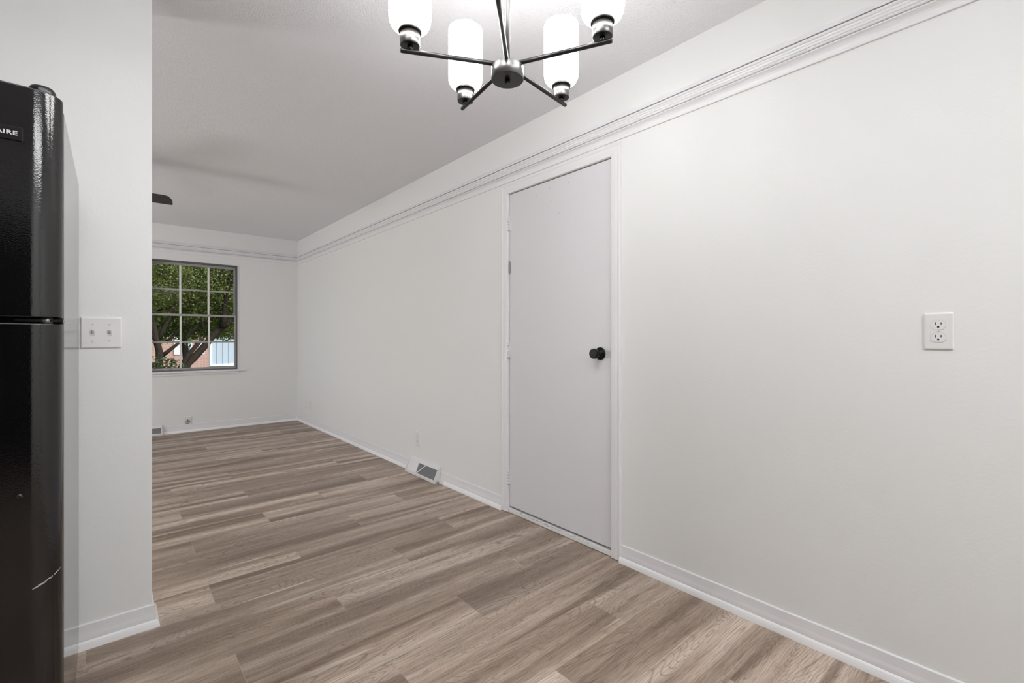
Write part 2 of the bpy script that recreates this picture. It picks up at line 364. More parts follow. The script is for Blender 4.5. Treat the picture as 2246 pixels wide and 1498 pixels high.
# ------------------------------------------------------------------ door
def door():
    root = struct(empty('door_1', (XR, 1.8675, 0)), 'plain white flush door with a black knob in the right wall', 'door')
    def P(b, name, m, bevel=0, **k):
        b.v = [(x-XR, y-1.8675, z) for x, y, z in b.v]; return b.build(name, m, root, bevel, **k)
    YA, YBD, ZT = 1.4705, 2.2655, 2.034
    b = MB(); b.box(XR+.001, XR+.036, YA, YBD, .043, ZT); sl = P(b, 'door_slab', M['door'], .0015)
    # jamb lining and stop
    b = MB(); b.box(XR-.001, XR+.118, 1.449, 1.4665, 0, 2.0385); b.box(XR-.001, XR+.118, 2.2695, 2.287, 0, 2.0385); b.box(XR-.001, XR+.118, 1.449, 2.287, 2.0386, 2.056)
    b.box(XR+.040, XR+.075, 1.4665, 1.479, 0, 2.0385); b.box(XR+.040, XR+.075, 2.257, 2.2695, 0, 2.0385); b.box(XR+.041, XR+.074, 1.479, 2.257, 2.026, 2.0385)
    P(b, 'door_jamb', M['trim'])
    b = MB(); b.box(XR+.0765, XR+.09, 1.4668, 2.2692, .001, 2.038); P(b, 'closet_shade_plate', M['cavity'])  # near-black plate stands in for shade seen through the door gaps
    # casing: profile across its width (w from the inner edge, o off the wall), mitred at the head
    prof = [(0, 0), (0, .009), (.002, .011), (.012, .0125), (.030, .0135), (.040, .0125), (.043, .0118), (.046, .0135), (.051, .0155), (.056, .0150), (.0585, .012), (.059, 0)]
    y0, y1, zt = 1.4625, 2.2735, 2.040
    st = []
    for f in (lambda w, o: (XR-o, y0-w, .004), lambda w, o: (XR-o, y0-w, zt+w), lambda w, o: (XR-o, y1+w, zt+w), lambda w, o: (XR-o, y1+w, .004)):
        st.append([f(w, o) for w, o in prof])
    n = len(prof); b = MB()
    for a, c in zip(st, st[1:]):
        b.add(a+c, [(i, i+1, n+i+1, n+i) for i in range(n-1)])
    b.add(st[0], [tuple(range(n))]); b.add(st[3], [tuple(range(n))])
    P(b, 'door_casing', M['trim'])
    b = MB(); b.box(XR-.004, XR+.11, 1.4665, 2.2695, .002, .030); P(b, 'threshold', M['caulk'], .003)
    random.seed(5); b = MB()                                       # scuffs on the threshold strip
    for k in range(70):
        y = random.choice((random.uniform(1.60, 1.86), random.uniform(1.82, 2.16))); L = random.uniform(.0008, .006); z = .029-abs(random.gauss(0, .0045)); h = random.uniform(.0003, .0011)
        b.box(XR-.0046, XR-.0041, y-L, y+L, max(.008, z)-h, max(.008, z)+h)
    P(b, 'scuff', M['steel'])
    for z in (1.846, 1.034, .226):
        b = MB(); y = 2.268
        for k in range(5):
            b.lathe([(.0058, z-.044+k*.018), (.0058, z-.044+k*.018+.0174)], (XR-.0075, y, 0), seg=14)
        b.lathe([(.0035, z-.047), (.0035, z+.049)], (XR-.0075, y, 0), seg=10)
        b.box(XR-.006, XR+.002, y-.010, y+.010, z-.043, z+.045)
        h = P(b, 'hinge', M['hinge'])
    b = MB(); b.box(XR-.003, XR-.0005, 2.258, 2.272, 1.53, 1.60); b.prism([(2.258, 1.60), (2.272, 1.60), (2.272, 1.615)], lambda a, c, d: (d, a, c), XR-.003, XR-.0005)
    P(b, 'catch_plate', M['steel'])
    b = MB(); b.box(XR-.002, XR+.02, 1.464, 1.4695, .992, 1.072); P(b, 'strike_plate', M['blackmetal'])
    # knob
    kb = MB(); ky, kz = 1.536, 1.036
    def X(prof, m, nm, par=root):
        q = MB(); q.lathe([(r, -a) for r, a in prof], (XR, ky, kz), 'X', 36); q.v = [(x-XR, y-1.8675, z) for x, y, z in q.v]
        return q.build(nm, m, par)
    kn = X([(.0325, .0), (.0335, .003), (.0325, .007), (.028, .0095), (.018, .012), (.0135, .018), (.0125, .028), (.0150, .032), (.0225, .037), (.0262, .044),
            (.0268, .052), (.0262, .060), (.0245, .0625), (.0225, .0632)], M['blackmetal'], 'knob')
    X([(.0095, .0625), (.0095, .0645), (.008, .0650)], M['slot'], 'keyhole', kn)
    # nail holes in the slab
    b = MB()
    for y, z in ((2.02, 1.975), (1.91, 1.99), (1.76, 1.985), (1.90, 1.915), (1.835, 1.83)):
        b.lathe([(.0022, 0), (.0022, .0006)], (XR+.0004, y, z), 'X', 8)
    P(b, 'nail_hole', M['steel'])
door()

# ------------------------------------------------------------------ window
def window():
    WX0, WX1, WZ0, WZ1 = .322, 1.212, .722, 2.026
    c0 = ((WX0+WX1)/2, YB, .72)
    root = struct(empty('window_1', c0), 'twelve-pane double-hung window in the end wall', 'window')
    def P(b, name, m, bevel=0, parent=root):
        b.v = [(x-c0[0], y-c0[1], z-c0[2]) for x, y, z in b.v]; return b.build(name, m, parent, bevel)
    b = MB()                                                        # frame lining the opening
    b.box(WX0, WX0+.018, YB+.012, YB+.14, WZ0, WZ1); b.box(WX1-.008, WX1, YB+.012, YB+.14, WZ0, WZ1)
    b.box(WX0+.018, WX1-.008, YB+.013, YB+.138, WZ1-.014, WZ1); b.box(WX0+.018, WX1-.008, YB+.03, YB+.16, WZ0, WZ0+.016)
    P(b, 'window_frame', M['frame_dark'])
    xs = [.345, .6305, .916, 1.2015]
    def sash(y, z0, z1, rb, rt, nm):
        d = .026; st = .017; mw = .0095
        b = MB()
        b.box(xs[0]-.005, xs[0]+st-.005, y, y+d, z0, z1); b.box(xs[3]-st+.002, xs[3]+.002, y, y+d, z0, z1)
        b.box(xs[0]+st-.005, xs[3]-st+.002, y+.001, y+d-.001, z0, z0+rb); b.box(xs[0]+st-.005, xs[3]-st+.002, y+.001, y+d-.001, z1-rt, z1)
        s = P(b, nm, M['frame'], .002)
        zm = (z0+rb+z1-rt)/2
        for x in xs[1:3]:
            q = MB(); q.box(x-mw, x+mw, y+.0025, y+d-.0025, z0+rb, z1-rt); P(q, 'muntin', M['bar'], .002, s)
        q = MB(); q.box(xs[0]+st-.005, xs[3]-st+.002, y+.004, y+d-.004, zm-.010, zm+.010); P(q, 'muntin', M['frame'], .002, s)
        for i in range(3):
            for (a, c) in ((z0+rb, zm-.010), (zm+.010, z1-rt)):
                q = MB(); q.box(xs[i]+.004, xs[i+1]-.004, y+.011, y+.0145, a-.003, c+.003); P(q, 'pane', M['glass'], 0, s)
        return s
    lo = sash(YB+.045, .738, 1.404, .022, .026, 'lower_sash')
    hi = sash(YB+.083, 1.382, 2.014, .022, .030, 'upper_sash')
    b = MB()
    for x in (.47, 1.08): b.box(x, x+.05, YB+.030, YB+.047, .738, .752)
    P(b, 'sash_lift', M['frame'], .002)
    b = MB(); b.box(WX0-.085, WX1+.085, YB-.030, YB+.001, .700, .724); b.box(WX0+.001, WX1-.001, YB+.001, YB+.040, .7005, .7235); P(b, 'window_sill', M['stool'], .004)
    b = MB(); b.box(WX0-.07, WX1+.012, YB-.012, YB, .672, .700); P(b, 'apron', M['stool'], .002)
    # narrow white return beside and over the opening
    b = MB(); b.box(WX1, WX1+.014, YB-.004, YB+.012, .724, WZ1+.010); b.box(WX0-.014, WX1, YB-.0035, YB+.011, WZ1, WZ1+.009); b.box(WX0-.014, WX0, YB-.004, YB+.012, .724, WZ1)
    P(b, 'window_trim', M['stool'], .001)
window()
def added_side_window():
    c0 = (XL, 4.45, .75)
    root = struct(empty('window_2_added', c0))  # unseen window added as the opening for the side daylight
    b = MB()
    for y in (3.62, 4.43, 5.24): b.box(-.09, -.03, y-4.45-.02 if y > 4 else y-4.45-.02, y-4.45+.06-.02, 0, 1.2)
    for z in (0, .58, 1.15): b.box(-.09, -.03, -.85, .85, z, z+.05)
    b.build('window_frame', M['stool'], root, .003)
added_side_window()

# ------------------------------------------------------------------ wall plates
def rrect(w, h, r, n=6):
    pts = []
    for cx, cy, a0 in ((w-r, h-r, 0), (-w+r, h-r, 90), (-w+r, -h+r, 180), (w-r, -h+r, 270)):
        for k in range(n+1):
            a = math.radians(a0+90*k/n); pts.append((cx+r*math.cos(a), cy+r*math.sin(a)))
    return pts
def plate_mesh(w, h):
    b = MB(); n = None; rings = []
    for s, r, d in ((0, .004, 0), (0, .004, .0022), (.0022, .004, .0046), (.005, .004, .0056)):
        rings.append([(x, -d, z) for x, z in rrect(w/2-s, h/2-s, r)])
    n = len(rings[0])
    vs = [p for r in rings for p in r]
    b.add(vs, [(i*n+k, i*n+(k+1) % n, (i+1)*n+(k+1) % n, (i+1)*n+k) for i in range(3) for k in range(n)]+[tuple(range(3*n, 4*n))])
    return b
def recep_outline():
    pts = []
    for k in range(64):
        a = 2*PI*k/64; x = .0172*math.cos(a); z = .0172*math.sin(a)
        pts.append((x, max(-.0142, min(.0142, z))))
    return pts
def outlet(loc, rz):
    """duplex outlet built facing -y"""
    root = empty('wall_outlet', loc, rz)
    plate_mesh(.070, .115).build('plate', M['plastic'], root)
    for zc in (.0195, -.0195):
        b = MB()
        b.prism(recep_outline(), lambda a, c, d: (a, d, c), -.0052, -.0068)
        o = b.build('receptacle', M['plastic'], root, loc=(0, 0, zc))
        q = MB(); q.box(-.0078, -.0056, -.0072, -.0066, .0, .0085); q.box(.0056, .0076, -.0072, -.0066, .0008, .0078)
        q.prism([(.0026*math.cos(PI+PI*k/10), -.0062+.0030*math.sin(PI+PI*k/10)*-1) for k in range(11)]+[(.0026, -.0088), (-.0026, -.0088)], lambda a, c, d: (a, d, c), -.0066, -.0072)
        q.build('slot', M['slot'], o)
        g = MB(); pts = recep_outline(); n = len(pts)
        g.add([(x, -.00575, z) for x, z in pts]+[(x*1.05, -.00575, z*1.06) for x, z in pts], [(i, (i+1) % n, n+(i+1) % n, n+i) for i in range(n)])
        g.build('rim_line', M['screw'], o)
    b = MB(); b.lathe([(.0032, 0), (.0030, .0012), (.002, .0016)], (0, 0, 0), 'Y', 14); b.v = [(x, -y-.0052, z) for x, y, z in b.v]
    b.build('screw', M['screw'], root)
    return root
o = outlet((XR, .2275, 1.1385), -PI/2)
o = tag(o, 'white duplex wall outlet high on the wall right of the door', 'outlet', 'wall outlets')
o = outlet((XR, 3.437, .280), -PI/2); tag(o, 'white duplex wall outlet low on the wall above the floor register', 'outlet', 'wall outlets')
o = outlet((XR, 6.17, .273), -PI/2); tag(o, 'small white wall outlet low near the far corner', 'outlet', 'wall outlets')
def cable_jack(loc):
    root = empty('round_outlet', loc)
    plate_mesh(.088, .118).build('plate', M['plastic'], root)
    b = MB(); b.lathe([(.030, 0), (.030, .003), (.027, .0045)], (0, 0, 0), 'Y', 28); b.v = [(x, -y-.005, z) for x, y, z in b.v]
    f = b.build('receptacle', M['screw'], root)
    b = MB(); b.box(-.006, .006, -.0112, -.0096, .010, .019); b.obox((-.012, -.0104, -.006), (.012, 0, .004), (0, .0008, 0), (-.0015, 0, .0032)); b.obox((.012, -.0104, -.006), (.012, 0, -.004), (0, .0008, 0), (.0015, 0, .0032))
    b.obox((0, -.0104, -.0215), (.014, 0, 0), (0, .0008, 0), (0, 0, .002))
    b.build('slot', M['slot'], f)
    return root
tag(cable_jack((.692, YB, .126)), 'white plate with a round grey receptacle under the window', 'outlet')
def switch():
    root = empty('light_switch', (-.0255, PY0, 1.137))
    plate_mesh(.115, .114).build('plate', M['plastic'], root)
    for x in (-.023, .023):
        b = MB(); b.box(x-.0052, x+.0052, -.0063, -.0050, -.0120, .0120); b.build('toggle_slot', M['screw'], root)
        b = MB(); b.prism([(-.0055, -.0042), (-.0115, -.0005), (-.0190, .0092), (-.0160, .0118), (-.0055, .0050)], lambda a, c, d: (d, a, c), x-.0036, x+.0036)
        b.build('toggle', M['plastic'], root, .0008)
        for z in (.030, -.030):
            b = MB(); b.lathe([(.0032, 0), (.0030, .0012), (.002, .0016)], (0, 0, 0), 'Y', 14); b.v = [(a+x, -y-.0052, c+z) for a, y, c in b.v]
            b.build('screw', M['screw'], root)
    tag(root, 'white double light switch plate on the partition beside the refrigerator', 'light switch')
switch()

# ------------------------------------------------------------------ floor registers
def register(name, loc, rz, L, tall=.118, deep=.064, mesh_from=.38, wire=.0008):
    """wedge baseboard register, built along +x, facing -y, wall at y=0"""
    root = empty(name, loc, rz)
    T = .016
    prof = [(0, 0), (-deep, 0), (-deep, .012), (-deep+.003, .016), (-T-.003, tall-.012), (-T, tall-.004), (-T+.004, tall), (0, tall)]
    fl = Vector((0, -T-.003-(-deep+.003), tall-.012-.016)); fl_len = fl.length; fl.normalize()
    nrm = Vector((0, -fl.z, fl.y)); org = Vector((0, -deep+.003, .016))
    b = MB()                                                        # end caps, foot rail and top rail
    for x in (-L/2, L/2-.004):
        b.prism(prof, lambda a, c, d: (d, a, c), x, x+.004)
    b.box(-L/2+.004, L/2-.004, -deep, -deep+.006, .002, .016)
    b.prism([(-T-.012, tall-.026), (-T-.003, tall-.012), (-T, tall-.004), (-T+.004, tall), (0, tall), (0, tall-.006), (-.010, tall-.008)], lambda a, c, d: (d, a, c), -L/2+.004, L/2-.004)
    body = b.build('body', M['register'], root, .001)
    def bar(p, q, w, nm, m, off=.0015):
        a = org+Vector((p[0], 0, 0))+fl*p[1]*fl_len; c = org+Vector((q[0], 0, 0))+fl*q[1]*fl_len; d = (c-a); ln = d.length; d.normalize()
        b.obox((a+c)/2+nrm*off, d*(ln/2), nrm*.0015, d.cross(nrm)*w)
    # closed damper vane behind the first part of the grille, near-black block standing in for shade behind the rest
    xm = -L/2+L*mesh_from
    b = MB()
    q = [(-L/2+.004, .0), (xm+.003, .0), (xm-.010, 1.0), (-L/2+.004, 1.0)]
    vs = [org+Vector((u, 0, 0))+fl*v*fl_len-nrm*.003 for u, v in q]
    vs2 = [p-nrm*.0015 for p in vs]
    b.add(vs+vs2, [(0, 1, 2, 3), (7, 6, 5, 4), (0, 4, 5, 1), (1, 5, 6, 2), (2, 6, 7, 3), (3, 7, 4, 0)])
    b.build('damper', M['register'], root)
    b = MB(); b.prism([(-.001, .003), (-deep+.012, .003), (-deep+.015, .014), (-T+.002, tall-.024), (-.001, tall-.014)], lambda a, c, d: (d, a, c), -L/2+.005, L/2-.005)
    b.build('duct', M['cavity'], root)
    b = MB()
    bar((xm, .03), (xm-.012, .92), .0028, 'r', M['register']); bar((xm+.004, .05), (xm+L*.24, .92), .0035, 'r', M['register'])
    bar((-L/2+.004, .05), (L/2-.004, .05), .004, 'r', M['register']); bar((-L/2+.004, .93), (L/2-.004, .93), .005, 'r', M['register'])
    bar((L/2-.008, .03), (L/2-.008, .95), .004, 'r', M['register']); bar((-L/2+.008, .03), (-L/2+.008, .95), .004, 'r', M['register'])
    b.build('grille_frame', M['register'], root)
    b = MB(); x = xm+.004; n = 0                                    # perforated face: crossing diagonal bars
    stepx = .0078
    k = -14
    while k*stepx < L:
        for sgn in (1, -1):
            x0 = xm+k*stepx; x1 = x0+sgn*.042
            t0, t1 = 0.0, 1.0
            lo_, hi_ = xm, L/2-.008
            # clip the bar to the opening
            if sgn > 0:
                t0 = max(t0, (lo_-x0)/.042); t1 = min(t1, (hi_-x0)/.042)
            else:
                t0 = max(t0, (x0-hi_)/.042); t1 = min(t1, (x0-lo_)/.042)
            if t1 > t0+.02:
                bar((x0+sgn*.042*t0, .06+.86*t0), (x0+sgn*.042*t1, .06+.86*t1), wire, 'm', M['mesh'], 0)
        k += 1
    b.build('grille', M['mesh'], root)
    return root
rg = register('floor_register', (XR-.0, 3.312, 0), -PI/2, .465, .122, .066)
b = MB(); b.obox((.2535, -.040, .026), (.021, 0, .006), (0, .005, 0), (-.001, 0, .0035)); b.obox((.275, -.038, .022), (.0018, 0, 0), (0, .008, 0), (0, 0, .014))
b.build('damper_lever', M['register'], rg)
tag(rg, 'white wedge-shaped floor register against the right wall near the door', 'floor register', 'floor registers')
rg2 = register('floor_register', (.20, YB, 0), 0, .50, .108, .060, .02, .0016)
tag(rg2, 'white grille floor register under the window beside the partition edge', 'floor register', 'floor registers')

# ------------------------------------------------------------------ refrigerator
def fridge():
    C0 = -.0834; Wd = .76; yb, yc, yd0, yd1 = 2.20, 1.516, 1.506, 1.452; HC = 1.648; HD = 1.664; SP0, SP1 = 1.150, 1.163
    root = empty('refrigerator', (C0-Wd/2, (yb+yc)/2, 0)); ox, oy = C0-Wd/2, (yb+yc)/2
    def P(b, name, m, bevel=0, parent=root, **k):
        b.v = [(x-ox, y-oy, z) for x, y, z in b.v]; return b.build(name, m, parent, bevel, **k)
    b = MB(); b.box(C0-Wd, C0, yc, yb, .045, HC); P(b, 'cabinet', M['fridge_side'], .003)
    b = MB(); b.box(C0-Wd+.02, C0-.02, yc+.02, yb-.05, 0, .046); b.box(C0-Wd+.02, C0-.02, yc-.01, yc+.02, .012, .09); P(b, 'base_grille', M['fridge_plain'])
    b = MB(); b.box(C0-Wd+.006, C0-.006, yd0-.002, yc+.001, .10, SP0-.004); b.box(C0-Wd+.006, C0-.006, yd0-.002, yc+.001, SP1+.004, HD-.022); P(b, 'gasket', M['slot'])
    def door_outline():
        pts = [(C0, yd0), (C0, yd0-.012)]
        rx, ry = .050, .044
        for k in range(1, 13):
            a = PI/2*k/12; pts.append((C0-rx+rx*math.cos(a), yd1+ry-ry*math.sin(a)))
        for k in range(0, 12):
            a = PI/2*k/12; pts.append((C0-Wd+rx-rx*math.sin(a), yd1+ry-ry*math.cos(a)))
        pts += [(C0-Wd, yd0-.012), (C0-Wd, yd0)]
        return pts
    out = door_outline()
    fd = MB(); fd.prism(out, lambda a, c, d: (a, c, d), SP1, HD); f1 = P(fd, 'freezer_door', M['fridge_front'], .003, seg=3)
    fd = MB(); fd.prism(out, lambda a, c, d: (a, c, d), .10, SP0); f2 = P(fd, 'refrigerator_door', M['fridge_front'], .003, seg=3)
    for f in (f1, f2):
        for p in f.data.polygons: p.use_smooth = True
    # hinge cover on top and the hinge between the doors
    b = MB(); cx, cy = C0-.034, yc-.022; rings = []
    for s, z in ((1.0, HD-.002), (1.0, HD+.010), (.93, HD+.0155), (.80, HD+.0195)):
        rings.append([(cx+.023*s*math.cos(2*PI*k/24)*(1.0), cy+.022*s*math.sin(2*PI*k/24), z) for k in range(24)])
    b.add([p for r in rings for p in r], [(i*24+k, i*24+(k+1) % 24, (i+1)*24+(k+1) % 24, (i+1)*24+k) for i in range(3) for k in range(24)]+[tuple(range(72, 96))], True)
    b.box(cx-.018, cx+.018, cy+.012, yc+.06, HC, HD+.004)
    P(b, 'hinge_cover', M['fridge_plain'])
    b = MB(); b.box(C0-.075, C0+.0015, yd1+.018, yd0+.01, SP0+.004, SP1-.004); mh = P(b, 'middle_hinge', M['fridge_plain'])
    b = MB(); b.lathe([(.010, SP0-.001), (.010, SP1+.001)], (C0-.026, yd1+.026, 0), seg=16); P(b, 'hinge_barrel', M['steel'], 0, mh)
    # badge
    px = C0-.0603
    b = MB(); b.box(px-.150, px, yd1-.0026, yd1+.002, 1.541, 1.571); bd = P(b, 'badge', M['badge'], .0012, f1)
    cu = bpy.data.curves.new('lettering', 'FONT'); cu.body = 'FRIGIDAIRE'; cu.size = .0120; cu.extrude = .0004; cu.align_x = 'RIGHT'; cu.align_y = 'CENTER'; cu.space_character = 1.12; cu.offset = .0004
    to = bpy.data.objects.new('tmp', cu); COL.objects.link(to); bpy.context.view_layer.update()
    me = bpy.data.meshes.new_from_object(to.evaluated_get(bpy.context.evaluated_depsgraph_get())); bpy.data.objects.remove(to)
    me.transform(Matrix.Translation((px-.0078-ox, yd1-.0030-oy, 1.5560)) @ Matrix.Rotation(PI/2, 4, 'X') @ Matrix.Diagonal((1.22, 1, 1, 1)))
    me.materials.clear(); me.materials.append(M['letter'])
    lo = bpy.data.objects.new('lettering', me); COL.objects.link(lo); lo.parent = bd
    # small dimple and a scratch on the lower door
    b = MB(); b.lathe([(.0065, 0), (.006, .0015), (.003, .0028)], (0, 0, 0), 'Y', 16); b.v = [(x+C0-.066, yd1+.0008-y, z+.775) for x, y, z in b.v]
    P(b, 'plug', M['fridge_plain'], 0, f2)
    random.seed(3); b = MB()
    for k in range(26):
        t = k/25; a = math.radians(20+62*(1-t)); rx, ry = .050, .044
        x = C0-rx+rx*math.cos(a); y = yd1+ry-ry*math.sin(a); z = .571+.022*t+random.uniform(-.0016, .0016)
        if k in (15, 16, 21): continue
        s = random.uniform(.0012, .003)*(1.5-t)
        b.obox((x, y, z), (s*math.sin(a), s*math.cos(a)*.6, s*.35), (.0002*math.cos(a), -.0006*math.sin(a), 0), (0, 0, random.uniform(.0004, .0011)))
    P(b, 'scratch', M['scratch'], 0, f2)
    tag(root, 'black textured top-freezer refrigerator standing against the partition wall', 'refrigerator')
fridge()

# ------------------------------------------------------------------ chandelier
def chandelier():
    D = 1.35; F = Vector((math.sin(YAW), math.cos(YAW), 0)); Rv = Vector((math.cos(YAW), -math.sin(YAW), 0))
    c = F*D+Rv*(-.0132); zA = 1.908
    root = empty('chandelier', (c.x, c.y, 0)); rt = math.atan2(-F.y, -F.x)       # direction back to the camera
    b = MB(); b.lathe([(.0455, 1.866), (.047, 1.8665), (.047, 1.901), (.0455, 1.9025)], seg=48); b.build('hub', M['nickel'], root)
    b = MB(); b.lathe([(.0455, 1.8653), (.0455, 1.8662)], seg=48); b.lathe([(.0070, 1.853), (.0078, 1.855), (.0078, 1.8655)], seg=20); b.build('hub_cap', M['nickel_dark'], root)
    b = MB(); b.lathe([(.022, 1.902), (.022, 1.916), (.012, 1.921), (.0073, 1.924)], seg=32); b.build('collar', M['nickel_dark'], root)
    b = MB(); b.lathe([(.0073, 1.92), (.0073, CEIL-.03)], seg=20); b.build('downrod', M['nickel'], root)
    b = MB(); b.lathe([(.062, CEIL-.0005), (.062, CEIL-.022), (.056, CEIL-.028), (.010, CEIL-.034)], seg=40); b.build('ceiling_canopy', M['nickel'], root)
    R = .302
    for k in range(5):
        a = rt-math.radians(4.2)+k*2*PI/5; d = Vector((math.cos(a), math.sin(a), 0)); up = Vector((0, 0, zA))
        b = MB(); b.tube([up+d*.012, up+d*(R-.003), up+d*R], [.0064, .0064, .0055], 14); arm = b.build('arm', M['nickel_dark'], root)
        s = d*(R-.026); X = (s.x, s.y, 0)
        b = MB(); b.lathe([(.0075, zA+.002), (.0075, zA+.016)], X, seg=16); b.build('post', M['nickel_dark'], arm)
        b = MB(); b.lathe([(.0262, zA+.0150), (.0270, zA+.0160), (.0270, zA+.0520)], X, seg=36); so = b.build('socket_cup', M['nickel'], root)
        b = MB(); b.lathe([(.0265, zA+.0148), (.0255, zA+.0142)], X, seg=36); b.build('cup_base', M['nickel_dark'], so)
        b = MB(); b.lathe([(.0312, zA+.0510), (.0320, zA+.0525), (.0320, zA+.0575), (.0312, zA+.0585)], X, seg=36); b.build('fitter_ring', M['nickel_dark'], so)
        b = MB(); z0 = zA+.0585; H = .200; r = .0575
        prof = [(.024, z0), (.034, z0+.001), (.043, z0+.0045), (.0505, z0+.011), (.0555, z0+.0205), (r, z0+.033), (r, z0+H-.006), (r-.0008, z0+H-.002), (r-.003, z0+H), (r-.005, z0+H-.002), (r-.0052, z0+H-.008), (r-.0052, z0+.034), (.048, z0+.016), (.034, z0+.005)]
        b.lathe(prof, X, seg=48, cap=False); sh = b.build('glass_shade', M['shade'], root)
        sh.data.materials.append(M['shade_in'])
        for i, p in enumerate(sh.data.polygons):
            if i//48 >= 8: p.material_index = 1
    tag(root, 'five-arm brushed nickel chandelier with lit white glass shades', 'chandelier')
chandelier()

# ------------------------------------------------------------------ added ceiling fill lights (out of view)
def fill_light(x, y, label, m):
    root = empty('ceiling_fill_light', (x, y, CEIL), PI/2)
    b = MB(); b.box(-.30, .30, -.62, -.585, -.165, 0); b.box(-.30, .30, .585, .62, -.165, 0); b.box(-.30, .30, -.585, .585, -.012, -.0005); b.build('housing', M['plastic'], root, .003)
    n = 14; prof = [(-.29, -.012), (-.29, -.13)]+[(-.29*math.cos(PI*k/n), -.13-.045*math.sin(PI*k/n)) for k in range(1, n)]+[(.29, -.13), (.29, -.012)]
    b = MB(); b.prism(prof, lambda a, c, d: (a, d, c), -.583, .583); b.build('diffuser', m, root)
    tag(root, label, 'fill light')
fill_light(.85, -1.2, 'bright unseen fill light added at the kitchen entrance', M['fill_bright'])
fill_light(.10, .62, 'softer unseen fill light added between the refrigerator and the chandelier', M['fill_soft'])

# ------------------------------------------------------------------ ceiling fan in the living room
def fan():
    root = empty('ceiling_fan', (-.315, 4.35, 0))
    b = MB(); b.lathe([(.065, CEIL-.0005), (.065, CEIL-.04), (.03, CEIL-.06)], seg=32); b.build('ceiling_canopy', M['fan'], root)
    b = MB(); b.lathe([(.012, CEIL-.06), (.012, 2.26)], seg=16); b.build('downrod', M['fan'], root)
    b = MB(); b.lathe([(.04, 2.27), (.09, 2.25), (.105, 2.22), (.105, 2.15), (.08, 2.12), (.05, 2.11)], seg=36); b.build('motor', M['fan'], root)
    for k in range(5):
        a = 2*PI*k/5-math.radians(2); d = Vector((math.cos(a), math.sin(a), 0)); s = Vector((-math.sin(a), math.cos(a), 0)); tilt = math.radians(-12)
        w = s*math.cos(tilt)+Vector((0, 0, math.sin(tilt)))
        nrm = d.cross(w)
        out = [(.14, -.052), (.20, -.062), (.45, -.070), (.60, -.072), (.630, -.068), (.645, -.055), (.660, -.025), (.668, .005), (.671, .035), (.672, .060), (.668, .068), (.45, .068), (.20, .060), (.14, .050)]
        b = MB(); n = len(out); o = Vector((0, 0, 2.150))
        vs = [o+d*x+w*y+nrm*.003 for x, y in out]+[o+d*x+w*y-nrm*.003 for x, y in out]
        b.add(vs, [tuple(range(n)), tuple(range(n, 2*n))[::-1]]+[(i, n+i, n+(i+1) % n, (i+1) % n) for i in range(n)])
        bl = b.build('blade', M['fan'], root)
        b = MB(); b.obox(o+d*.13+Vector((0, 0, .008)), d*.06, s*.02, (0, 0, .003)); b.build('blade_iron', M['fan'], bl)
    tag(root, 'dark ceiling fan with one blade tip showing past the partition', 'ceiling fan')
fan()

# ------------------------------------------------------------------ outside the window
def leaf_mat(name, c1, c2, tr):
    m = bpy.data.materials.new(name); m.use_nodes = True; nt = m.node_tree
    t = NT(m); rnd = t.n('ShaderNodeObjectInfo')
    f = t.noise(t.obj(), 3.5, 2.0); f2 = t.noise(t.obj(), 31.0, 1.0)
    c = t.ramp(t.math('MULTIPLY_ADD', f2, .5, t.math('MULTIPLY', f, .5)), [(.36, c1), (.62, c2)])
    t.l(c, t.b.inputs['Base Color']); t.b.inputs['Roughness'].default_value = .5; t.b.inputs['Specular IOR Level'].default_value = .25
    tl = t.n('ShaderNodeBsdfTranslucent'); t.l(c, tl.inputs[0]); mx = t.n('ShaderNodeMixShader'); mx.inputs[0].default_value = tr
    t.l(t.b.outputs[0], mx.inputs[1]); t.l(tl.outputs[0], mx.inputs[2]); t.l(mx.outputs[0], nt.nodes['Material Output'].inputs[0])
    return m
M['leaf'] = leaf_mat('canopy_leaves', (.058, .068, .026), (.36, .41, .12), .4)
M['leaf2'] = leaf_mat('far_leaves', (.05, .085, .03), (.24, .38, .10), .4)
M['leaf3'] = leaf_mat('shrub_leaves', (.04, .055, .02), (.13, .17, .07), .3)
M['bark'] = bumpy('bark', (.048, .037, .029), .9, 35, .8, .02, 4, .2, .3)
M['grass'] = bumpy('lawn', (.10, .15, .05), .9, 40, .8, .03, 4, .1, .4)
def brick():
    m = mat('red_brick', (.5, .3, .25), .85, 0, .2); t = NT(m); br = t.n('ShaderNodeTexBrick')
    mp = t.n('ShaderNodeMapping'); mp.inputs['Rotation'].default_value = (PI/2, 0, 0); t.l(t.obj(), mp.inputs[0]); t.l(mp.outputs[0], br.inputs[0])
    br.inputs['Scale'].default_value = 1.0; br.inputs['Brick Width'].default_value = .16; br.inputs['Row Height'].default_value = .058; br.inputs['Mortar Size'].default_value = .007
    br.inputs['Color1'].default_value = (.42, .20, .155, 1); br.inputs['Color2'].default_value = (.52, .28, .23, 1); br.inputs['Mortar'].default_value = (.60, .55, .52, 1)
    t.l(br.outputs[0], t.b.inputs['Base Color']); return m
M['brick'] = brick()
M['siding'] = mat('pale_blue_siding', (.50, .58, .68), .6)
M['white'] = mat('white_exterior_paint', (.85, .86, .88), .5)
M['roof'] = bumpy('roof_shingle', (.16, .14, .13), .9, 20, .5, .02)
M['dark_glass'] = mat('house_window_glass', (.25, .30, .38), .08)

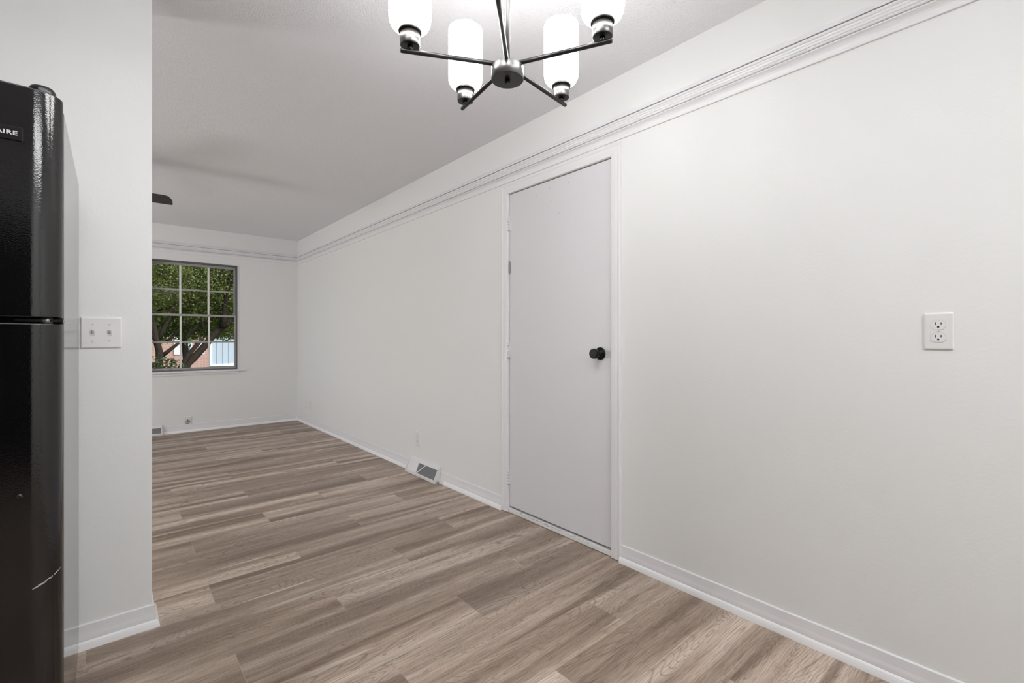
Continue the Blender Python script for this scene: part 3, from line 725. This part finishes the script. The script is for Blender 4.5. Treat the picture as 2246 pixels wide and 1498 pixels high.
def pt(px, py, Y):
    u = (px-1123)/1020.5; d = Y/(math.cos(YAW)-math.sin(YAW)*u)
    return Vector((d*(math.sin(YAW)+math.cos(YAW)*u), Y, CAM_H-(py-741)/1020.5*d))
def leaves(rng, n, blobs, size, b):
    tot = sum(w for *_, w in blobs)
    for (cx, cy, cz, rx, ry, rz, w) in blobs:
        for k in range(int(n*w/tot)):
            while True:
                p = Vector((rng.uniform(-1, 1), rng.uniform(-1, 1), rng.uniform(-1, 1)))
                if p.length <= 1: break
            p = Vector((cx+p.x*rx, cy+p.y*ry, cz+p.z*rz))
            a = Vector((rng.gauss(0, 1), rng.gauss(0, 1), rng.gauss(-.4, .6))).normalized(); q = a.orthogonal().normalized()
            q = Matrix.Rotation(rng.uniform(0, 6.28), 3, a) @ q; nn = a.cross(q)
            s = size*rng.uniform(.6, 1.3)
            v = [p, p+a*s*.5+q*s*.30+nn*s*.06, p+a*s, p+a*s*.5-q*s*.30+nn*s*.06]
            b.add(v, [(0, 1, 2), (0, 2, 3)])
def outside():
    b = MB(); b.box(-40, 50, 6.9, 80, -1.2, -.95)
    struct(b.build('ground', M['grass']), 'green lawn outside the window', 'ground')
    rng = random.Random(11)
    # leaning tree in front of the window
    Y = 10.2; root = empty('leaning_tree', (pt(340, 806, Y).x, Y, -.96)); ox, oy, oz = root.location
    def L(b, nm, m): b.v = [(x-ox, y-oy, z-oz) for x, y, z in b.v]; return b.build(nm, m, root)
    b = MB()
    base = Vector((ox+.35, Y, -.97))
    def limb(px, r, y0=0, start=None):
        pts = [pt(x, y, Y+y0+.02*i) for i, (x, y) in enumerate(px)]
        if start is not None: pts = [start]+pts
        n = len(pts); rr = [r[0]+(r[1]-r[0])*i/(n-1) for i in range(n)]; b.tube(pts, rr, 9)
    limb([(404, 806), (424, 786), (446, 762), (468, 735), (490, 716), (512, 699), (534, 684), (580, 650)], (.068, .050), 0, base)
    limb([(396, 806), (412, 780), (432, 756), (446, 742)], (.050, .030), -.05, base)
    limb([(488, 718), (492, 690), (495, 660), (501, 640), (506, 612), (510, 590), (520, 540)], (.060, .042), .02)
    limb([(503, 632), (512, 618), (524, 604), (550, 580)], (.036, .028), .02)
    limb([(402, 750), (416, 730), (432, 716), (448, 704), (470, 694)], (.030, .016), .1)
    limb([(448, 728), (446, 716), (441, 704)], (.018, .012), .05)
    limb([(350, 806), (349, 770), (340, 735), (334, 700), (326, 660)], (.062, .04), -.15, base)
    limb([(348, 745), (358, 722), (370, 700), (384, 670)], (.04, .02), -.1)
    limb([(356, 780), (372, 768), (386, 757), (394, 750)], (.035, .022), -.1)
    limb([(362, 750), (380, 738), (398, 716), (420, 700)], (.022, .012), .15)
    limb([(470, 620), (480, 605), (490, 590)], (.014, .01), .1)
    limb([(345, 680), (380, 672), (430, 655), (460, 650)], (.026, .012), .2)
    L(b, 'trunk', M['bark'])
    b = MB(); c = pt(430, 640, 10.6)
    leaves(rng, 98000, [(c.x, 10.9, 2.5, 2.4, 1.5, 1.15, 10), (c.x-1.2, 10.6, 2.2, 1.2, 1.2, .95, 3), (c.x+.9, 11.2, 2.1, 1.0, 1.0, .95, 2.6),
                        (c.x, 11.0, 3.6, 2.4, 1.6, .9, 5), (1.3, 12.0, 1.60, 1.35, .6, .52, 4.2), (1.75, 10.6, 1.34, .33, .4, .28, .45)], .047, b)
    L(b, 'foliage', M['leaf']); tag(root, 'leaning tree with dark forked branches filling the window view', 'tree')
    # dark shrub at the lower left of the window
    s0 = pt(345, 806, 9.0); root2 = empty('dark_shrub', (s0.x, 9.0, -.96)); b = MB()
    leaves(rng, 5200, [(0, 0, 1.40, .42, .35, .42, 1), (-.25, 0, 1.1, .45, .35, .7, 1.3)], .05, b); b.build('foliage', M['leaf3'], root2)
    b = MB(); 
    for k in range(4): b.tube([(0, 0, 0), (.1*k-.15, .05*k-.1, .9), (.18*k-.27, .05*k, 1.55)], [.03, .022, .012], 7)
    b.build('stem', M['bark'], root2); tag(root2, 'dark leafy shrub at the lower left of the window', 'shrub')
    # house across the lawn
    HY = 36.0; ZB = -.95; root3 = empty('brick_house', (3.0, HY, ZB))
    def H(b, nm, m, par=root3, bev=0): b.v = [(x-3.0, y-HY, z-ZB) for x, y, z in b.v]; return b.build(nm, m, par, bev)
    xe = pt(459, 780, HY).x; ZT = 2.0
    b = MB(); b.box(-8, xe, HY, HY+8, ZB, ZT); H(b, 'brick_wall', M['brick'])
    zs = pt(490, 798, HY).z
    b = MB(); b.box(xe, 16, HY+.05, HY+8, zs, ZT)
    x = xe+.45
    while x < 15.9:
        b.box(x-.03, x+.03, HY+.015, HY+.06, zs+.01, ZT-.02); x += .34
    H(b, 'siding', M['siding'])
    b = MB(); b.box(xe+.16, 16, HY+.01, HY+.08, zs-.14, zs); b.box(xe, xe+.16, HY-.01, HY+.06, zs-.14, ZT-.01); H(b, 'siding_trim', M['white'])
    b = MB(); b.box(xe+.16, 16, HY+.03, HY+8, ZB, zs-.14); H(b, 'foundation', M['roof'])
    wx0, wx1 = pt(399.5, 760, HY).x, pt(421, 760, HY).x; z0, z1 = pt(400, 778, HY).z, 1.6
    b = MB(); fw = .09; zm = pt(410, 757, HY).z
    b.box(wx0, wx0+fw, HY-.05, HY+.01, z0, z1); b.box(wx1-fw, wx1, HY-.05, HY+.01, z0, z1)
    for za, zb in ((z0, z0+.07), (zm-.05, zm+.05), (z1-.07, z1)): b.box(wx0+fw, wx1-fw, HY-.045, HY+.01, za, zb)
    wf = H(b, 'house_window', M['white'])
    b = MB(); b.box(wx0+.05, wx1-.05, HY-.014, HY+.005, z0+.05, z1-.05); H(b, 'pane', M['dark_glass'], wf)
    for a, c_ in ((pt(381, 760, HY).x, wx0-.02), (pt(437, 760, HY).x, pt(448.5, 760, HY).x)):
        b = MB(); b.box(a, c_, HY-.045, HY+.01, z0, z1)
        k = z0+.06
        while k < z1-.06: b.box(a+.05, c_-.05, HY-.056, HY-.04, k, k+.03); k += .06
        H(b, 'shutter', M['white'])
    b = MB(); b.prism([(HY-.5, ZT-.05), (HY+4, 4.3), (HY+8.6, ZT-.05), (HY+8.6, ZT-.15), (HY-.5, ZT-.15)], lambda a, c, d: (d, a, c), -8.5, 16.5); H(b, 'roof', M['roof'])
    tag(root3, 'brick house with white shutters and pale blue siding beyond the tree', 'house')
    # trees further back
    for i, (x, y, r, h) in enumerate(((-2.9, 16.2, 2.0, 4.4), (1.6, 16.6, 2.0, 4.0), (6.1, 16.4, 2.0, 4.2))):
        rt = empty('garden_tree', (x, y, -.96)); b = MB()
        b.tube([(0, 0, 0), (.1, 0, 1.2), (0, .1, 2.6), (.05, 0, 4.2)], [.11, .09, .07, .04], 9); b.build('trunk', M['bark'], rt)
        b = MB(); leaves(rng, 9000, [(0, 0, h-.4, r, 1.1, 1.7, 1), (.3, .2, h+1.4, r*.8, 1.0, 1.2, .6)], .13, b); b.build('foliage', M['leaf2'], rt)
        tag(rt, ['green tree behind the left branches, nearest the partition side', 'green tree directly behind the leaning tree in front of the brick house', 'green tree in front of the pale blue siding'][i], 'tree', 'trees in front of the house')
outside()
